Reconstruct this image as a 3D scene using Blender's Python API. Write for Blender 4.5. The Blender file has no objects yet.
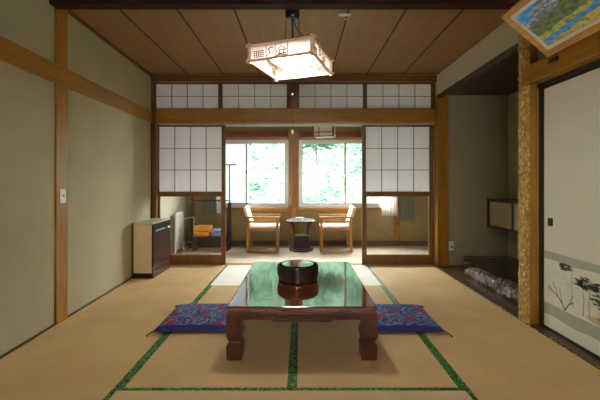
import bpy, bmesh, math, random
from mathutils import Vector, Matrix
PI = math.pi
R = math.radians
random.seed(7)
scn = bpy.context.scene
COL = scn.collection

# ------------------------------------------------------------------ helpers
def lin(c):
    out = []
    for v in c:
        v /= 255.0
        out.append(v / 12.92 if v <= 0.04045 else ((v + 0.055) / 1.055) ** 2.4)
    return (out[0], out[1], out[2], 1.0)

def new_mat(name):
    m = bpy.data.materials.new(name)
    m.use_nodes = True
    nt = m.node_tree
    return m, nt, nt.nodes['Principled BSDF']

def link(nt, a, b):
    nt.links.new(a, b)

def coords(nt, scale, kind='Object'):
    tc = nt.nodes.new('ShaderNodeTexCoord')
    mp = nt.nodes.new('ShaderNodeMapping')
    mp.inputs['Scale'].default_value = scale
    link(nt, tc.outputs[kind], mp.inputs['Vector'])
    return mp.outputs['Vector']

def ramp(nt, fac, stops):
    r = nt.nodes.new('ShaderNodeValToRGB')
    el = r.color_ramp.elements
    while len(el) < len(stops):
        el.new(0.5)
    for e, (p, c) in zip(el, stops):
        e.position = p
        e.color = c
    link(nt, fac, r.inputs['Fac'])
    return r.outputs['Color']

def noise(nt, vec, scale, detail=3.0, rough=0.5):
    n = nt.nodes.new('ShaderNodeTexNoise')
    n.inputs['Scale'].default_value = scale
    n.inputs['Detail'].default_value = detail
    n.inputs['Roughness'].default_value = rough
    link(nt, vec, n.inputs['Vector'])
    return n

def bump(nt, b, height, strength, dist=0.01):
    n = nt.nodes.new('ShaderNodeBump')
    n.inputs['Strength'].default_value = strength
    n.inputs['Distance'].default_value = dist
    link(nt, height, n.inputs['Height'])
    link(nt, n.outputs['Normal'], b.inputs['Normal'])

def plain(name, c, rough=0.5, metal=0.0, var=0.06, scale=8.0, coat=0.0, bumpy=0.0, spec=0.5):
    """one colour with a little mottling"""
    m, nt, b = new_mat(name)
    l = lin(c)
    v = coords(nt, (1, 1, 1))
    n = noise(nt, v, scale)
    lo = tuple(max(0, x * (1 - var)) for x in l[:3]) + (1,)
    hi = tuple(min(1, x * (1 + var)) for x in l[:3]) + (1,)
    link(nt, ramp(nt, n.outputs['Fac'], [(0.3, lo), (0.7, hi)]), b.inputs['Base Color'])
    b.inputs['Roughness'].default_value = rough
    b.inputs['Metallic'].default_value = metal
    b.inputs['Coat Weight'].default_value = coat
    b.inputs['Specular IOR Level'].default_value = spec
    if bumpy:
        n2 = noise(nt, v, scale * 12)
        bump(nt, b, n2.outputs['Fac'], bumpy, 0.004)
    return m

def wood(name, c, axis='X', rough=0.4, var=0.25, scale=1.0, coat=0.0, spec=0.5):
    m, nt, b = new_mat(name)
    l = lin(c)
    s = {'X': (1.2, 14, 14), 'Y': (14, 1.2, 14), 'Z': (14, 14, 1.2)}[axis]
    v = coords(nt, tuple(k * scale for k in s))
    n = noise(nt, v, 2.2, 5.0, 0.6)
    lo = tuple(x * (1 - var) for x in l[:3]) + (1,)
    hi = tuple(min(1, x * (1 + var)) for x in l[:3]) + (1,)
    link(nt, ramp(nt, n.outputs['Fac'], [(0.3, lo), (0.5, l), (0.72, hi)]), b.inputs['Base Color'])
    b.inputs['Roughness'].default_value = rough
    b.inputs['Coat Weight'].default_value = coat
    b.inputs['Coat Roughness'].default_value = 0.08
    b.inputs['Specular IOR Level'].default_value = spec
    return m

class MB:
    """collects shapes into one mesh"""
    def __init__(self):
        self.bm = bmesh.new()
        self.mi = 0
    def _done(self, verts):
        fs = set()
        for v in verts:
            for f in v.link_faces:
                fs.add(f)
        for f in fs:
            f.material_index = self.mi
        return list(fs)
    def box(self, x0, x1, y0, y1, z0, z1, bevel=0.0, seg=1, M=None):
        r = bmesh.ops.create_cube(self.bm, size=1.0)
        vs = r['verts']
        for v in vs:
            v.co = Vector(((x0 + x1) / 2 + v.co.x * (x1 - x0), (y0 + y1) / 2 + v.co.y * (y1 - y0), (z0 + z1) / 2 + v.co.z * (z1 - z0)))
        if M is not None:
            bmesh.ops.transform(self.bm, matrix=M, verts=vs)
        self._done(vs)
        if bevel > 0:
            es = list({e for v in vs for e in v.link_edges})
            rr = bmesh.ops.bevel(self.bm, geom=es, offset=bevel, segments=seg, affect='EDGES', profile=0.5)
            for f in rr['faces']:
                f.material_index = self.mi
        return self
    def loft(self, rings, cap=True, closed=True):
        """rings: list of lists of points"""
        bm = self.bm
        vr = [[bm.verts.new(p) for p in ring] for ring in rings]
        n = len(vr[0])
        allv = [v for r_ in vr for v in r_]
        for a, b in zip(vr[:-1], vr[1:]):
            for i in range(n if closed else n - 1):
                j = (i + 1) % n
                try:
                    bm.faces.new((a[i], a[j], b[j], b[i]))
                except ValueError:
                    pass
        if cap:
            try:
                bm.faces.new(list(reversed(vr[0])))
                bm.faces.new(vr[-1])
            except ValueError:
                pass
        self._done(allv)
        return self
    def tube(self, pts, r, seg=8, closed=False):
        pts = [Vector(p) for p in pts]
        rad = r if isinstance(r, (list, tuple)) else [r] * len(pts)
        rings = []
        up = Vector((0, 0, 1))
        prevn = None
        N = len(pts)
        for i, p in enumerate(pts):
            if closed:
                t = (pts[(i + 1) % N] - pts[(i - 1) % N]).normalized()
            else:
                t = (pts[min(i + 1, N - 1)] - pts[max(i - 1, 0)]).normalized()
            if prevn is None:
                a = up if abs(t.z) < 0.9 else Vector((1, 0, 0))
                nrm = (a - t * a.dot(t)).normalized()
            else:
                nrm = (prevn - t * prevn.dot(t))
                nrm = nrm.normalized() if nrm.length > 1e-6 else prevn
            prevn = nrm
            bn = t.cross(nrm)
            rings.append([p + nrm * math.cos(2 * PI * k / seg) * rad[i] + bn * math.sin(2 * PI * k / seg) * rad[i] for k in range(seg)])
        if closed:
            rings.append(rings[0])
            return self.loft(rings, cap=False)
        return self.loft(rings)
    def lathe(self, prof, seg=24, c=(0, 0, 0)):
        rings = []
        for (r, z) in prof:
            rings.append([(c[0] + r * math.cos(2 * PI * k / seg), c[1] + r * math.sin(2 * PI * k / seg), c[2] + z) for k in range(seg)])
        return self.loft(rings)
    def prism(self, poly, axis, a, b):
        """poly in the two other axes, extruded from a to b along axis"""
        def P(u, v, w):
            return {'X': (w, u, v), 'Y': (u, w, v), 'Z': (u, v, w)}[axis]
        return self.loft([[P(u, v, a) for u, v in poly], [P(u, v, b) for u, v in poly]])
    def quad(self, pts):
        vs = [self.bm.verts.new(p) for p in pts]
        f = self.bm.faces.new(vs)
        f.material_index = self.mi
        return self
    def build(self, name, mats, parent=None, smooth=False, M=None):
        bm = self.bm
        if M is not None:
            bmesh.ops.transform(bm, matrix=M, verts=bm.verts[:])
        bmesh.ops.remove_doubles(bm, verts=bm.verts[:], dist=1e-6)
        bmesh.ops.recalc_face_normals(bm, faces=bm.faces[:])
        me = bpy.data.meshes.new(name)
        bm.to_mesh(me)
        bm.free()
        o = bpy.data.objects.new(name, me)
        COL.objects.link(o)
        for m in (mats if isinstance(mats, (list, tuple)) else [mats]):
            me.materials.append(m)
        if parent is not None:
            o.parent = parent
        if smooth:
            for p in me.polygons:
                p.use_smooth = True
            md = me
            try:
                me.set_sharp_from_angle(angle=R(40))
            except Exception:
                pass
        return o

def tag(o, label, cat, group=None, kind=None):
    o['label'] = label
    o['category'] = cat
    if group:
        o['group'] = group
    if kind:
        o['kind'] = kind
    return o

def thing(name, label, cat, loc=(0, 0, 0), rotz=0.0, group=None, kind=None):
    o = bpy.data.objects.new(name, None)
    o.empty_display_size = 0.1
    COL.objects.link(o)
    o.location = loc
    o.rotation_euler = (0, 0, rotz)
    return tag(o, label, cat, group, kind)

def struct(name, mb, mats, label, cat, smooth=False):
    return tag(mb.build(name, mats, None, smooth), label, cat, None, 'structure')

def dup(root, loc, rotz, label):
    r = root.copy()
    COL.objects.link(r)
    r.location = loc
    r.rotation_euler = (0, 0, rotz)
    r['label'] = label
    for ch in list(root.children):
        c = ch.copy()
        COL.objects.link(c)
        c.parent = r
        for g in list(ch.children):
            d = g.copy()
            COL.objects.link(d)
            d.parent = c
    return r

# ------------------------------------------------------------------ materials
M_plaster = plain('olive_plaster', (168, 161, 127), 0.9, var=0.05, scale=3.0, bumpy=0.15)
M_alcShade = plain('alcove_plaster_shaded', (152, 142, 110), 0.9, var=0.05, scale=3.0, bumpy=0.15)  # olive wall plaster darkened, alcove shade put into the colour
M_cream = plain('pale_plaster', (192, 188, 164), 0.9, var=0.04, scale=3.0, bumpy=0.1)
M_postX = wood('orange_wood_x', (148, 102, 18), 'X', 0.38)
M_postY = wood('orange_wood_y', (148, 102, 18), 'Y', 0.38)
M_postZ = wood('orange_wood_z', (146, 100, 20), 'Z', 0.38)
M_brownX = wood('brown_wood_x', (112, 72, 28), 'X', 0.4)
M_brownY = wood('brown_wood_y', (104, 68, 28), 'Y', 0.4)
M_brownZ = wood('brown_wood_z', (112, 72, 28), 'Z', 0.4)
M_darkX = wood('dark_beam_x', (52, 30, 22), 'X', 0.6, spec=0.1)
M_darkY = wood('dark_wood_y', (52, 34, 22), 'Y', 0.4)
M_darkZ = wood('dark_wood_z', (52, 34, 22), 'Z', 0.4)
M_ceil = wood('ceiling_board_wood', (138, 102, 52), 'Y', 0.5, var=0.12, scale=0.7)
M_groove = plain('dark_groove', (40, 26, 16), 0.8)
M_redwood = wood('red_brown_lintel', (140, 78, 34), 'X', 0.4)
M_lattice = wood('lattice_wood', (128, 98, 80), 'Z', 0.5)
M_alu = plain('pale_aluminium', (205, 205, 205), 0.35, 0.3, var=0.03)
M_black = plain('black_lacquer', (16, 13, 12), 0.3, var=0.1)
M_base = plain('dark_baseboard', (86, 66, 42), 0.5)
M_white = plain('white_plastic', (226, 226, 222), 0.4, var=0.02)
M_bplastic = plain('black_plastic', (22, 24, 28), 0.35, var=0.1)
M_chrome = plain('chrome', (210, 212, 215), 0.15, 1.0, var=0.02)
M_floor = plain('engawa_floor_vinyl', (214, 200, 176), 0.35, var=0.05, scale=2.0)
M_sub = plain('subfloor', (150, 122, 80), 0.8)

def tatami_mat_material(name, c, axis, rough, aniso):
    m, nt, b = new_mat(name)
    l = lin(c)
    v = coords(nt, (1, 1, 1))
    n = noise(nt, v, 2.5, 4.0)
    # reeds run along `axis`, warp stitches every 15 mm across them
    w = nt.nodes.new('ShaderNodeTexWave')
    w.wave_type = 'BANDS'
    w.bands_direction = 'Y' if axis == 'X' else 'X'
    w.inputs['Scale'].default_value = 28.0
    w.inputs['Distortion'].default_value = 0.6
    link(nt, v, w.inputs['Vector'])
    mx = nt.nodes.new('ShaderNodeMath')
    mx.operation = 'MULTIPLY_ADD'
    mx.inputs[1].default_value = 0.12
    link(nt, w.outputs['Fac'], mx.inputs[0])
    link(nt, n.outputs['Fac'], mx.inputs[2])
    lo = tuple(x * 0.86 for x in l[:3]) + (1,)
    hi = tuple(min(1, x * 1.1) for x in l[:3]) + (1,)
    link(nt, ramp(nt, mx.outputs[0], [(0.3, lo), (0.8, hi)]), b.inputs['Base Color'])
    b.inputs['Roughness'].default_value = rough
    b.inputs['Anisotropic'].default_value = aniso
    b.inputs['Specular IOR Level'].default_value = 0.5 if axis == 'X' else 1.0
    t = nt.nodes.new('ShaderNodeTangent')
    t.direction_type = 'UV_MAP'
    t.uv_map = 'UVMap'
    link(nt, t.outputs['Tangent'], b.inputs['Tangent'])
    return m
M_tatX = tatami_mat_material('tatami_reeds_across', (210, 178, 126), 'X', 0.65, 0.3)
M_tatF = tatami_mat_material('tatami_reeds_front', (214, 186, 138), 'Y', 0.55, 0.7)
M_tatSheen = tatami_mat_material('tatami_painted_window_sheen', (228, 222, 206), 'Y', 0.46, 0.85)  # window sheen on the rear mat put into its paler base colour

def border_material():
    m, nt, b = new_mat('green_brocade_border')
    v = coords(nt, (1, 1, 1))
    vo = nt.nodes.new('ShaderNodeTexVoronoi')
    vo.inputs['Scale'].default_value = 70.0
    link(nt, v, vo.inputs['Vector'])
    n = noise(nt, v, 45.0, 2.0)
    c1 = ramp(nt, vo.outputs['Distance'], [(0.25, lin((112, 186, 92))), (0.45, lin((60, 140, 52))), (0.6, lin((36, 78, 24)))])
    c2 = ramp(nt, n.outputs['Fac'], [(0.56, (0, 0, 0, 1)), (0.62, (1, 1, 1, 1))])
    mx = nt.nodes.new('ShaderNodeMixRGB')
    link(nt, c2, mx.inputs['Fac'])
    link(nt, c1, mx.inputs['Color1'])
    mx.inputs['Color2'].default_value = lin((58, 40, 22))
    link(nt, mx.outputs['Color'], b.inputs['Base Color'])
    b.inputs['Roughness'].default_value = 0.5
    return m
M_border = border_material()
def edge_border_material():
    m, nt, b = new_mat('dark_dotted_border')
    v = coords(nt, (1, 1, 1))
    vo = nt.nodes.new('ShaderNodeTexVoronoi')
    vo.inputs['Scale'].default_value = 38.0
    link(nt, v, vo.inputs['Vector'])
    link(nt, ramp(nt, vo.outputs['Distance'], [(0.2, lin((196, 190, 150))), (0.34, lin((92, 104, 58))), (0.5, lin((52, 52, 28)))]), b.inputs['Base Color'])
    b.inputs['Roughness'].default_value = 0.5
    return m
M_border_dots = edge_border_material()

def paper_material(name, c, trans=0.5):
    m, nt, b = new_mat(name)
    nt.nodes.remove(b)
    out = nt.nodes['Material Output']
    v = coords(nt, (1, 1, 1))
    n = noise(nt, v, 30.0)
    l = lin(c)
    lo = tuple(x * 0.96 for x in l[:3]) + (1,)
    col = ramp(nt, n.outputs['Fac'], [(0.3, lo), (0.7, l)])
    d = nt.nodes.new('ShaderNodeBsdfDiffuse')
    t = nt.nodes.new('ShaderNodeBsdfTranslucent')
    mx = nt.nodes.new('ShaderNodeMixShader')
    mx.inputs['Fac'].default_value = trans
    link(nt, col, d.inputs['Color'])
    link(nt, col, t.inputs['Color'])
    link(nt, d.outputs[0], mx.inputs[1])
    link(nt, t.outputs[0], mx.inputs[2])
    link(nt, mx.outputs[0], out.inputs['Surface'])
    return m
M_paper = paper_material('shoji_paper', (247, 244, 247), 0.6)
M_lamp_paper = paper_material('lamp_washi', (250, 242, 238), 0.7)
M_lace = paper_material('white_lace_curtain', (246, 246, 244), 0.6)
M_curt = paper_material('grey_curtain_cloth', (138, 142, 132), 0.12)

def glass_material(name, tint=(1, 1, 1, 1), rough=0.0, extra=0.0):
    m, nt, b = new_mat(name)
    nt.nodes.remove(b)
    out = nt.nodes['Material Output']
    tr = nt.nodes.new('ShaderNodeBsdfTransparent')
    tr.inputs['Color'].default_value = tint
    g = nt.nodes.new('ShaderNodeBsdfGlossy')
    g.inputs['Roughness'].default_value = rough
    f = nt.nodes.new('ShaderNodeFresnel')
    ge = nt.nodes.new('ShaderNodeNewGeometry')
    io = nt.nodes.new('ShaderNodeMath')          # 1.5 from either side of the thin pane
    io.operation = 'MULTIPLY_ADD'
    io.inputs[1].default_value = 1 / 1.5 - 1.5
    io.inputs[2].default_value = 1.5
    link(nt, ge.outputs['Backfacing'], io.inputs[0])
    link(nt, io.outputs[0], f.inputs['IOR'])
    a = nt.nodes.new('ShaderNodeMath')
    a.operation = 'ADD'
    a.inputs[1].default_value = extra
    link(nt, f.outputs[0], a.inputs[0])
    mx = nt.nodes.new('ShaderNodeMixShader')
    link(nt, a.outputs[0], mx.inputs['Fac'])
    link(nt, tr.outputs[0], mx.inputs[1])
    link(nt, g.outputs[0], mx.inputs[2])
    link(nt, mx.outputs[0], out.inputs['Surface'])
    return m
M_glass = glass_material('clear_window_glass')
M_frost = paper_material('frosted_glass', (226, 232, 232), 0.3)

def emit(name, c, s):
    m, nt, b = new_mat(name)
    b.inputs['Base Color'].default_value = lin(c)
    b.inputs['Emission Color'].default_value = lin(c)
    b.inputs['Emission Strength'].default_value = s
    return m

# ------------------------------------------------------------------ camera
F = 345.0
H = 1.07
cam = bpy.data.cameras.new('camera')
cam.sensor_width = 36.0
cam.lens = F / 600.0 * 36.0
cam.shift_x = -1.0 / 600
cam.shift_y = -17.0 / 600
cam.clip_start = 0.05
co = bpy.data.objects.new('camera', cam)
COL.objects.link(co)
co.location = (0, 0, H)
co.rotation_euler = (PI / 2, 0, 0)
scn.camera = co

def px(x, y, d):
    """point at depth d seen at pixel x, y"""
    return Vector(((x - 301) * d / F, d, H + (183 - y) * d / F))

# ------------------------------------------------------------------ room shell
CEIL = 2.45
DB = 4.5          # back plane of the tatami room
DW = 5.9          # window wall
YB = -1.6         # wall behind the camera
def wl(d):        # inner face of the left wall
    return -1.76 - 0.038 * d

mb = MB(); mb.box(-2.6, 3.2, YB - 0.2, DB + 0.02, -0.2, -0.035)
struct('floor', mb, M_sub, 'tan floor under the tatami mats of the main room', 'floor')
mb = MB(); mb.box(-2.4, 2.7, DB + 0.1, DW + 0.12, -0.2, -0.002)
struct('floor_sunroom', mb, M_floor, 'pale beige smooth floor of the narrow window room at the back', 'floor')

# left wall (two bays, a post between)
mb = MB(); mb.prism([(wl(YB), YB), (wl(DB + .1), DB + .1), (wl(DB + .1) - .12, DB + .1), (wl(YB) - .12, YB)], 'Z', -0.05, CEIL + 0.1)
struct('wall_left', mb, M_plaster, 'olive beige plaster wall along the left side of the room', 'wall')
# wall behind the camera, with an unseen paper window added as fill light
BX0, BX1, BZ0, BZ1 = -1.0, 1.0, 0.75, 1.80
mb = MB()
mb.box(-2.2, 3.0, YB - 0.1, YB, -0.05, BZ0); mb.box(-2.2, 3.0, YB - 0.1, YB, BZ1, CEIL + 0.1)
mb.box(-2.2, BX0, YB - 0.1, YB, BZ0, BZ1); mb.box(BX1, 3.0, YB - 0.1, YB, BZ0, BZ1)
struct('wall_front', mb, M_plaster, 'olive beige plaster wall behind the viewpoint', 'wall')
rw = thing('window_7', 'unseen paper window added behind the viewpoint to light surfaces facing it', 'window', (0, YB - .05, BZ0), kind='structure')
q = MB(); q.box(BX0, BX1, -.001, .001, 0, BZ1 - BZ0); q.build('paper', M_paper, rw)
q = MB()
for k in range(9):
    xx = BX0 + .015 + (BX1 - BX0 - .03) * k / 8
    q.box(xx - .012, xx + .012, .002, .03, 0, BZ1 - BZ0)
for k in range(4):
    zz = .012 + (BZ1 - BZ0 - .024) * k / 3
    q.box(BX0, BX1, .003, .028, zz - .01, zz + .01)
q.build('lattice', M_brownX, rw)
# right side: wall above the sliding door, wall above alcove opening
mb = MB()
mb.box(1.79, 1.90, YB, 2.63, 1.93, CEIL + 0.05)
struct('wall_right', mb, M_plaster, 'plaster strip above the painted sliding doors on the right', 'wall')
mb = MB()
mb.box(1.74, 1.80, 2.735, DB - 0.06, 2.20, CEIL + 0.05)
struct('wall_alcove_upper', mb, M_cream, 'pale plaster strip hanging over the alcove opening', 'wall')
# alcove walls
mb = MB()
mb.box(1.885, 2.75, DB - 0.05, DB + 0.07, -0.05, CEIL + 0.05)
struct('wall_alcove_end', mb, M_alcShade, 'olive plaster end wall of the alcove beside the corner post', 'wall')
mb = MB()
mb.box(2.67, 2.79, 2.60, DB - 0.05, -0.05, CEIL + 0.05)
struct('wall_alcove_back', mb, M_alcShade, 'olive plaster rear wall of the alcove behind the hanging cupboard', 'wall')
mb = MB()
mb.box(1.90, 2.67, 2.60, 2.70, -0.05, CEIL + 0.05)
struct('wall_alcove_near', mb, M_alcShade, 'alcove side wall hidden behind the gnarled post', 'wall')
mb = MB()
mb.box(1.80, 2.67, 2.70, DB - 0.05, 2.20, 2.24)
struct('ceiling_alcove', mb, M_darkY, 'dark wooden ceiling inside the alcove', 'ceiling')

# ceiling of the main room with grooves between boards
mb = MB()
mb.box(-2.3, 2.2, YB, DB + 0.1, CEIL, CEIL + 0.06)
mb.mi = 1
gx = -1.44 - 0.455
while gx < 1.8:
    mb.box(gx - 0.006, gx + 0.006, YB, DB - 0.05, CEIL - 0.0025, CEIL + 0.001)
    gx += 0.455
mb.box(-1.95, 1.76, DB - 0.17, DB - 0.155, CEIL - 0.0025, CEIL + 0.001)
struct('ceiling', mb, [M_ceil, M_groove], 'brown wooden board ceiling with dark joints over the tatami room', 'ceiling')
mb = MB(); mb.box(-1.85, 1.79, 2.53, 2.62, 2.385, CEIL, 0.004)
struct('trim_1', mb, M_darkX, 'dark beam crossing the ceiling nearest the top edge', 'beam')
mb = MB(); mb.box(-1.95, 1.76, DB - 0.08, DB - 0.02, 2.375, CEIL, 0.004)
struct('trim_2', mb, M_brownX, 'brown cornice where ceiling meets the paper transoms', 'cornice')
mb = MB(); mb.prism([(wl(2.62), 2.62), (wl(2.62) + .02, 2.62), (wl(DB - .09) + .02, DB - .09), (wl(DB - .09), DB - .09)], 'Z', 2.425, CEIL)
struct('trim_3', mb, M_brownY, 'thin brown cornice strip on top of the left wall', 'cornice')

# left post and long rail
xp = wl(2.66) + 0.018
mb = MB(); mb.box(xp - 0.12, xp, 2.60, 2.73, -0.03, CEIL, 0.004)
struct('trim_4', mb, M_postZ, 'orange wooden post standing in the left wall', 'post')
mb = MB()
for (a, b) in ((YB, 2.60), (2.60, DB - 0.09)):
    za, zb = 1.795 + 0.011 * max(a, 0), 1.795 + 0.011 * b
    h = 0.145
    def sec(d, z):
        x = wl(d)
        return [(x - .02, d, z), (x + 0.028, d, z), (x + 0.028, d, z + h - .012), (x + 0.018, d, z + h), (x - .02, d, z + h)]
    mb.loft([sec(a, za), sec(b, zb)])
struct('trim_5', mb, M_postY, 'long orange wooden rail running along the left wall', 'rail')
mb = MB()
for (a, b) in ((YB, 2.60), (2.73, DB - 0.09)):
    mb.prism([(wl(a), a), (wl(a) + .012, a), (wl(b) + .012, b), (wl(b), b)], 'Z', -0.03, 0.012)
struct('baseboard_left', mb, M_base, 'thin dark strip between left wall and tatami', 'baseboard')

# back frame: corner posts, lintel, tracks, sill
mb = MB(); mb.box(-1.955, -1.867, DB - 0.06, DB + 0.0, -0.03, 2.03); mb.box(-1.955, -1.912, DB - 0.06, DB + 0.1, -0.03, CEIL)
struct('trim_6', mb, M_brownZ, 'brown corner post behind the heater on the left', 'post')
mb = MB(); mb.box(1.742, 1.885, DB - 0.10, DB + 0.1, -0.03, CEIL, 0.004)
struct('trim_7', mb, M_postZ, 'orange corner post between right paper screen and alcove', 'post')
mb = MB(); mb.box(-1.865, 1.742, DB - 0.055, DB - 0.0, 1.85, 2.03, 0.006)
mb.box(-1.912, 1.742, DB, DB + 0.1, 1.845, 2.03)
struct('trim_8', mb, M_postX, 'wide orange lintel beam over the paper sliding screens', 'lintel')
mb = MB(); mb.box(-1.86, 1.74, DB + 0.055, DB + 0.075, 1.822, 1.847)
mb.box(-1.86, 1.74, DB + 0.015, DB + 0.03, 1.832, 1.847)
struct('trim_9', mb, M_alu, 'pale sliding track under the lintel beam', 'track')
mb = MB(); mb.box(-1.912, 1.742, DB + 0.0, DB + 0.1, -0.03, 0.003)
struct('trim_10', mb, M_postX, 'wooden sill under the paper sliding screens', 'sill')
mb = MB(); mb.box(-0.172, -0.036, DB - 0.03, DB + 0.07, 2.03, CEIL)
struct('trim_11', mb, M_brownZ, 'brown short post between the middle paper transoms', 'post')
mb = MB(); mb.box(-1.912, 1.742, DB - 0.02, DB + 0.08, 2.377, CEIL)
struct('trim_12', mb, M_brownX, 'brown upper rail above the paper transoms', 'rail')

# transom shoji windows
TH = 0.345
def transom(idx, x0, x1, label):
    t = thing('window_%d' % idx, label, 'transom window', ((x0 + x1) / 2, DB + 0.02, 2.032), kind='structure')
    w = (x1 - x0) / 2
    fr = MB(); s = 0.013
    fr.box(-w, w, -.015, .015, 0.0, s); fr.box(-w, w, -.015, .015, TH - s, TH)
    fr.box(-w, -w + s, -.015, .015, s, TH - s); fr.box(w - s, w, -.015, .015, s, TH - s)
    fr.build('frame', M_brownX, t)
    p = MB(); p.box(-w + s, w - s, 0.004, 0.006, s, TH - s); p.build('paper', M_paper, t)
    l = MB()
    for k in (1, 2, 3):
        xx = -w + s + (2 * w - 2 * s) * k / 4
        l.box(xx - .003, xx + .003, -.008, .004, s, TH - s)
    l.box(-w + s, w - s, -.007, .003, TH / 2 - .003, TH / 2 + .003)
    l.build('lattice', M_lattice, t)
transom(1, -1.910, -1.068, 'leftmost paper transom above the lintel, next to left wall')
transom(2, -1.042, -0.172, 'paper transom above the lintel left of the middle post')
transom(3, -0.036, 0.822, 'paper transom above the lintel right of the middle post')
transom(4, 0.850, 1.714, 'rightmost paper transom above the lintel, next to corner post')
mb = MB(); mb.box(-1.068, -1.042, DB - 0.01, DB + 0.05, 2.03, 2.377); mb.box(0.822, 0.850, DB - 0.01, DB + 0.05, 2.03, 2.377); mb.box(1.714, 1.742, DB - 0.01, DB + 0.05, 2.03, 2.377)
struct('trim_13', mb, M_brownZ, 'slim dividers between the outer paper transoms', 'post')

# sliding paper screens with glass lower half
def shoji(idx, x0, x1, label):
    t = thing('door_%d' % idx, label, 'sliding screen', ((x0 + x1) / 2, DB + 0.035, 0.003), kind='structure')
    w = (x1 - x0) / 2
    top, s = 1.835, 0.048
    f = MB()
    f.box(-w, -w + s, -.017, .017, 0, top, .002); f.box(w - s, w, -.017, .017, 0, top, .002)
    f.box(-w + s, w - s, -.016, .016, 0, 0.115); f.box(-w + s, w - s, -.016, .016, top - 0.03, top)
    f.box(-w + s, w - s, -.016, .016, 0.90, 0.955)
    f.build('frame', M_brownZ, t)
    g = MB(); g.box(-w + s, w - s, -.002, .002, .115, .90); g.build('glass_pane', M_glass, t)
    b = MB(); q = .012
    b.box(-w + s, w - s, -.010, .010, .115, .115 + q); b.box(-w + s, w - s, -.010, .010, .90 - q, .90)
    b.box(-w + s, -w + s + q, -.010, .010, .115 + q, .90 - q); b.box(w - s - q, w - s, -.010, .010, .115 + q, .90 - q)
    b.build('glass_bead', M_lattice, t)
    p = MB(); p.box(-w + s, w - s, .004, .006, .955, top - .03); p.build('paper', M_paper, t)
    l = MB()
    z0, z1 = .955, top - .03
    for k in (1, 2, 3):
        xx = -w + s + (2 * w - 2 * s) * k / 4
        l.box(xx - .0033, xx + .0033, -.010, .004, z0, z1)
    for k in (1, 2):
        zz = z0 + (z1 - z0) * k / 3
        l.box(-w + s, w - s, -.009, .003, zz - .0033, zz + .0033)
    l.build('lattice', M_lattice, t)
shoji(1, -1.911, -0.992, 'paper sliding screen with clear glass lower half beside the heater')
shoji(2, 0.802, 1.735, 'paper sliding screen with clear glass lower half beside alcove corner post')

# alcove: bark edged drop beam, gnarled post, lintel and track of the painted doors
mb = MB()
rings = []
for i in range(40):
    d = 2.735 + (DB - 0.1 - 2.735) * i / 39
    ring = []
    for k in range(10):
        a = 2 * PI * k / 10
        rr = 0.036 * (1 + 0.12 * math.sin(i * .9 + k * 2.3) + random.uniform(-.08, .08))
        ring.append((1.775 + rr * math.cos(a), d, 2.185 + rr * math.sin(a) * 0.9))
    rings.append(ring)
mb.loft(rings)
M_bark = plain('dark_bark', (66, 48, 32), 0.75, var=0.5, scale=25, bumpy=0.5)
struct('trim_14', mb, M_bark, 'dark bark covered drop beam over the alcove opening', 'beam')

def gold_bark():
    m, nt, b = new_mat('gold_gnarled_bark')
    v = coords(nt, (1, 1, 0.55))
    vo = nt.nodes.new('ShaderNodeTexVoronoi')
    vo.inputs['Scale'].default_value = 60
    link(nt, v, vo.inputs['Vector'])
    n = noise(nt, v, 50, 3)
    ad = nt.nodes.new('ShaderNodeMath'); ad.operation = 'MULTIPLY'
    link(nt, vo.outputs['Distance'], ad.inputs[0]); link(nt, n.outputs['Fac'], ad.inputs[1])
    link(nt, ramp(nt, ad.outputs[0], [(0.06, lin((234, 212, 146))), (0.16, lin((196, 160, 84))), (0.4, lin((158, 120, 54)))]), b.inputs['Base Color'])
    b.inputs['Roughness'].default_value = 0.3
    bump(nt, b, ad.outputs[0], -0.8, 0.02)
    return m
M_goldbark = gold_bark()
M_goldZ = wood('gold_post_wood', (158, 118, 44), 'Z', 0.35)
mb = MB()
# flat sawn faces
mb.box(1.732, 1.80, 2.61, 2.73, -0.03, CEIL)
mb.mi = 1
rings = []
for i in range(110):
    z = -0.03 + (CEIL + 0.03) * i / 109
    ring = []
    for k in range(9):
        u = k / 8.0
        d = 2.609 + 0.126 * u
        bul = math.sin(PI * u) ** 0.5 * 0.018
        if z > 0.14 or k > 3:
            bul += random.uniform(-0.003, 0.009) * (0.3 + math.sin(PI * u))
        ring.append((1.728 - bul, d + random.uniform(-.004, .004), z))
    ring.append((1.733, 2.733, z)); ring.append((1.733, 2.612, z))
    rings.append(ring)
mb.loft(rings)
struct('trim_15', mb, [M_goldZ, M_goldbark], 'golden alcove post with gnarled bark on one side', 'post')

mb = MB(); mb.box(1.80, 1.90, 2.582, 2.725, -0.03, CEIL)
struct('trim_27', mb, M_darkZ, 'dark jamb between the gnarled post and painted door', 'jamb')
mb = MB(); mb.box(1.70, 1.80, YB, 2.665, 1.812, 1.948, .005)
struct('trim_16', mb, M_postY, 'orange wooden rail above the painted sliding doors', 'rail')
mb = MB(); mb.box(1.785, 1.87, YB, 2.61, 1.785, 1.815)  # shadow under the rail put into the track's dark wood
struct('trim_17', mb, M_darkY, 'door track under the right rail, shade put into its dark colour', 'track')
mb = MB(); mb.box(1.735, 1.87, YB, 2.61, -0.03, 0.002)
struct('trim_18', mb, M_brownY, 'wooden door sill along the right tatami edge', 'sill')

# alcove floor: dark board and raised dais
mb = MB(); mb.box(1.74, 2.67, 2.70, DB - 0.05, -0.03, 0.006)
struct('floor_alcove', mb, wood('dark_alcove_board', (84, 62, 42), 'Y', 0.25), 'dark floor board in front of the alcove dais', 'floor')
mb = MB()
mb.prism([(1.97, 4.18), (2.03, 2.705), (2.668, 2.705), (2.668, 4.445), (2.10, 4.445)], 'Z', 0.006, 0.13)
struct('trim_19', mb, wood('black_dais_lacquer', (40, 30, 28), 'Y', 0.22), 'dark polished dais inside the alcove', 'dais')

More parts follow.
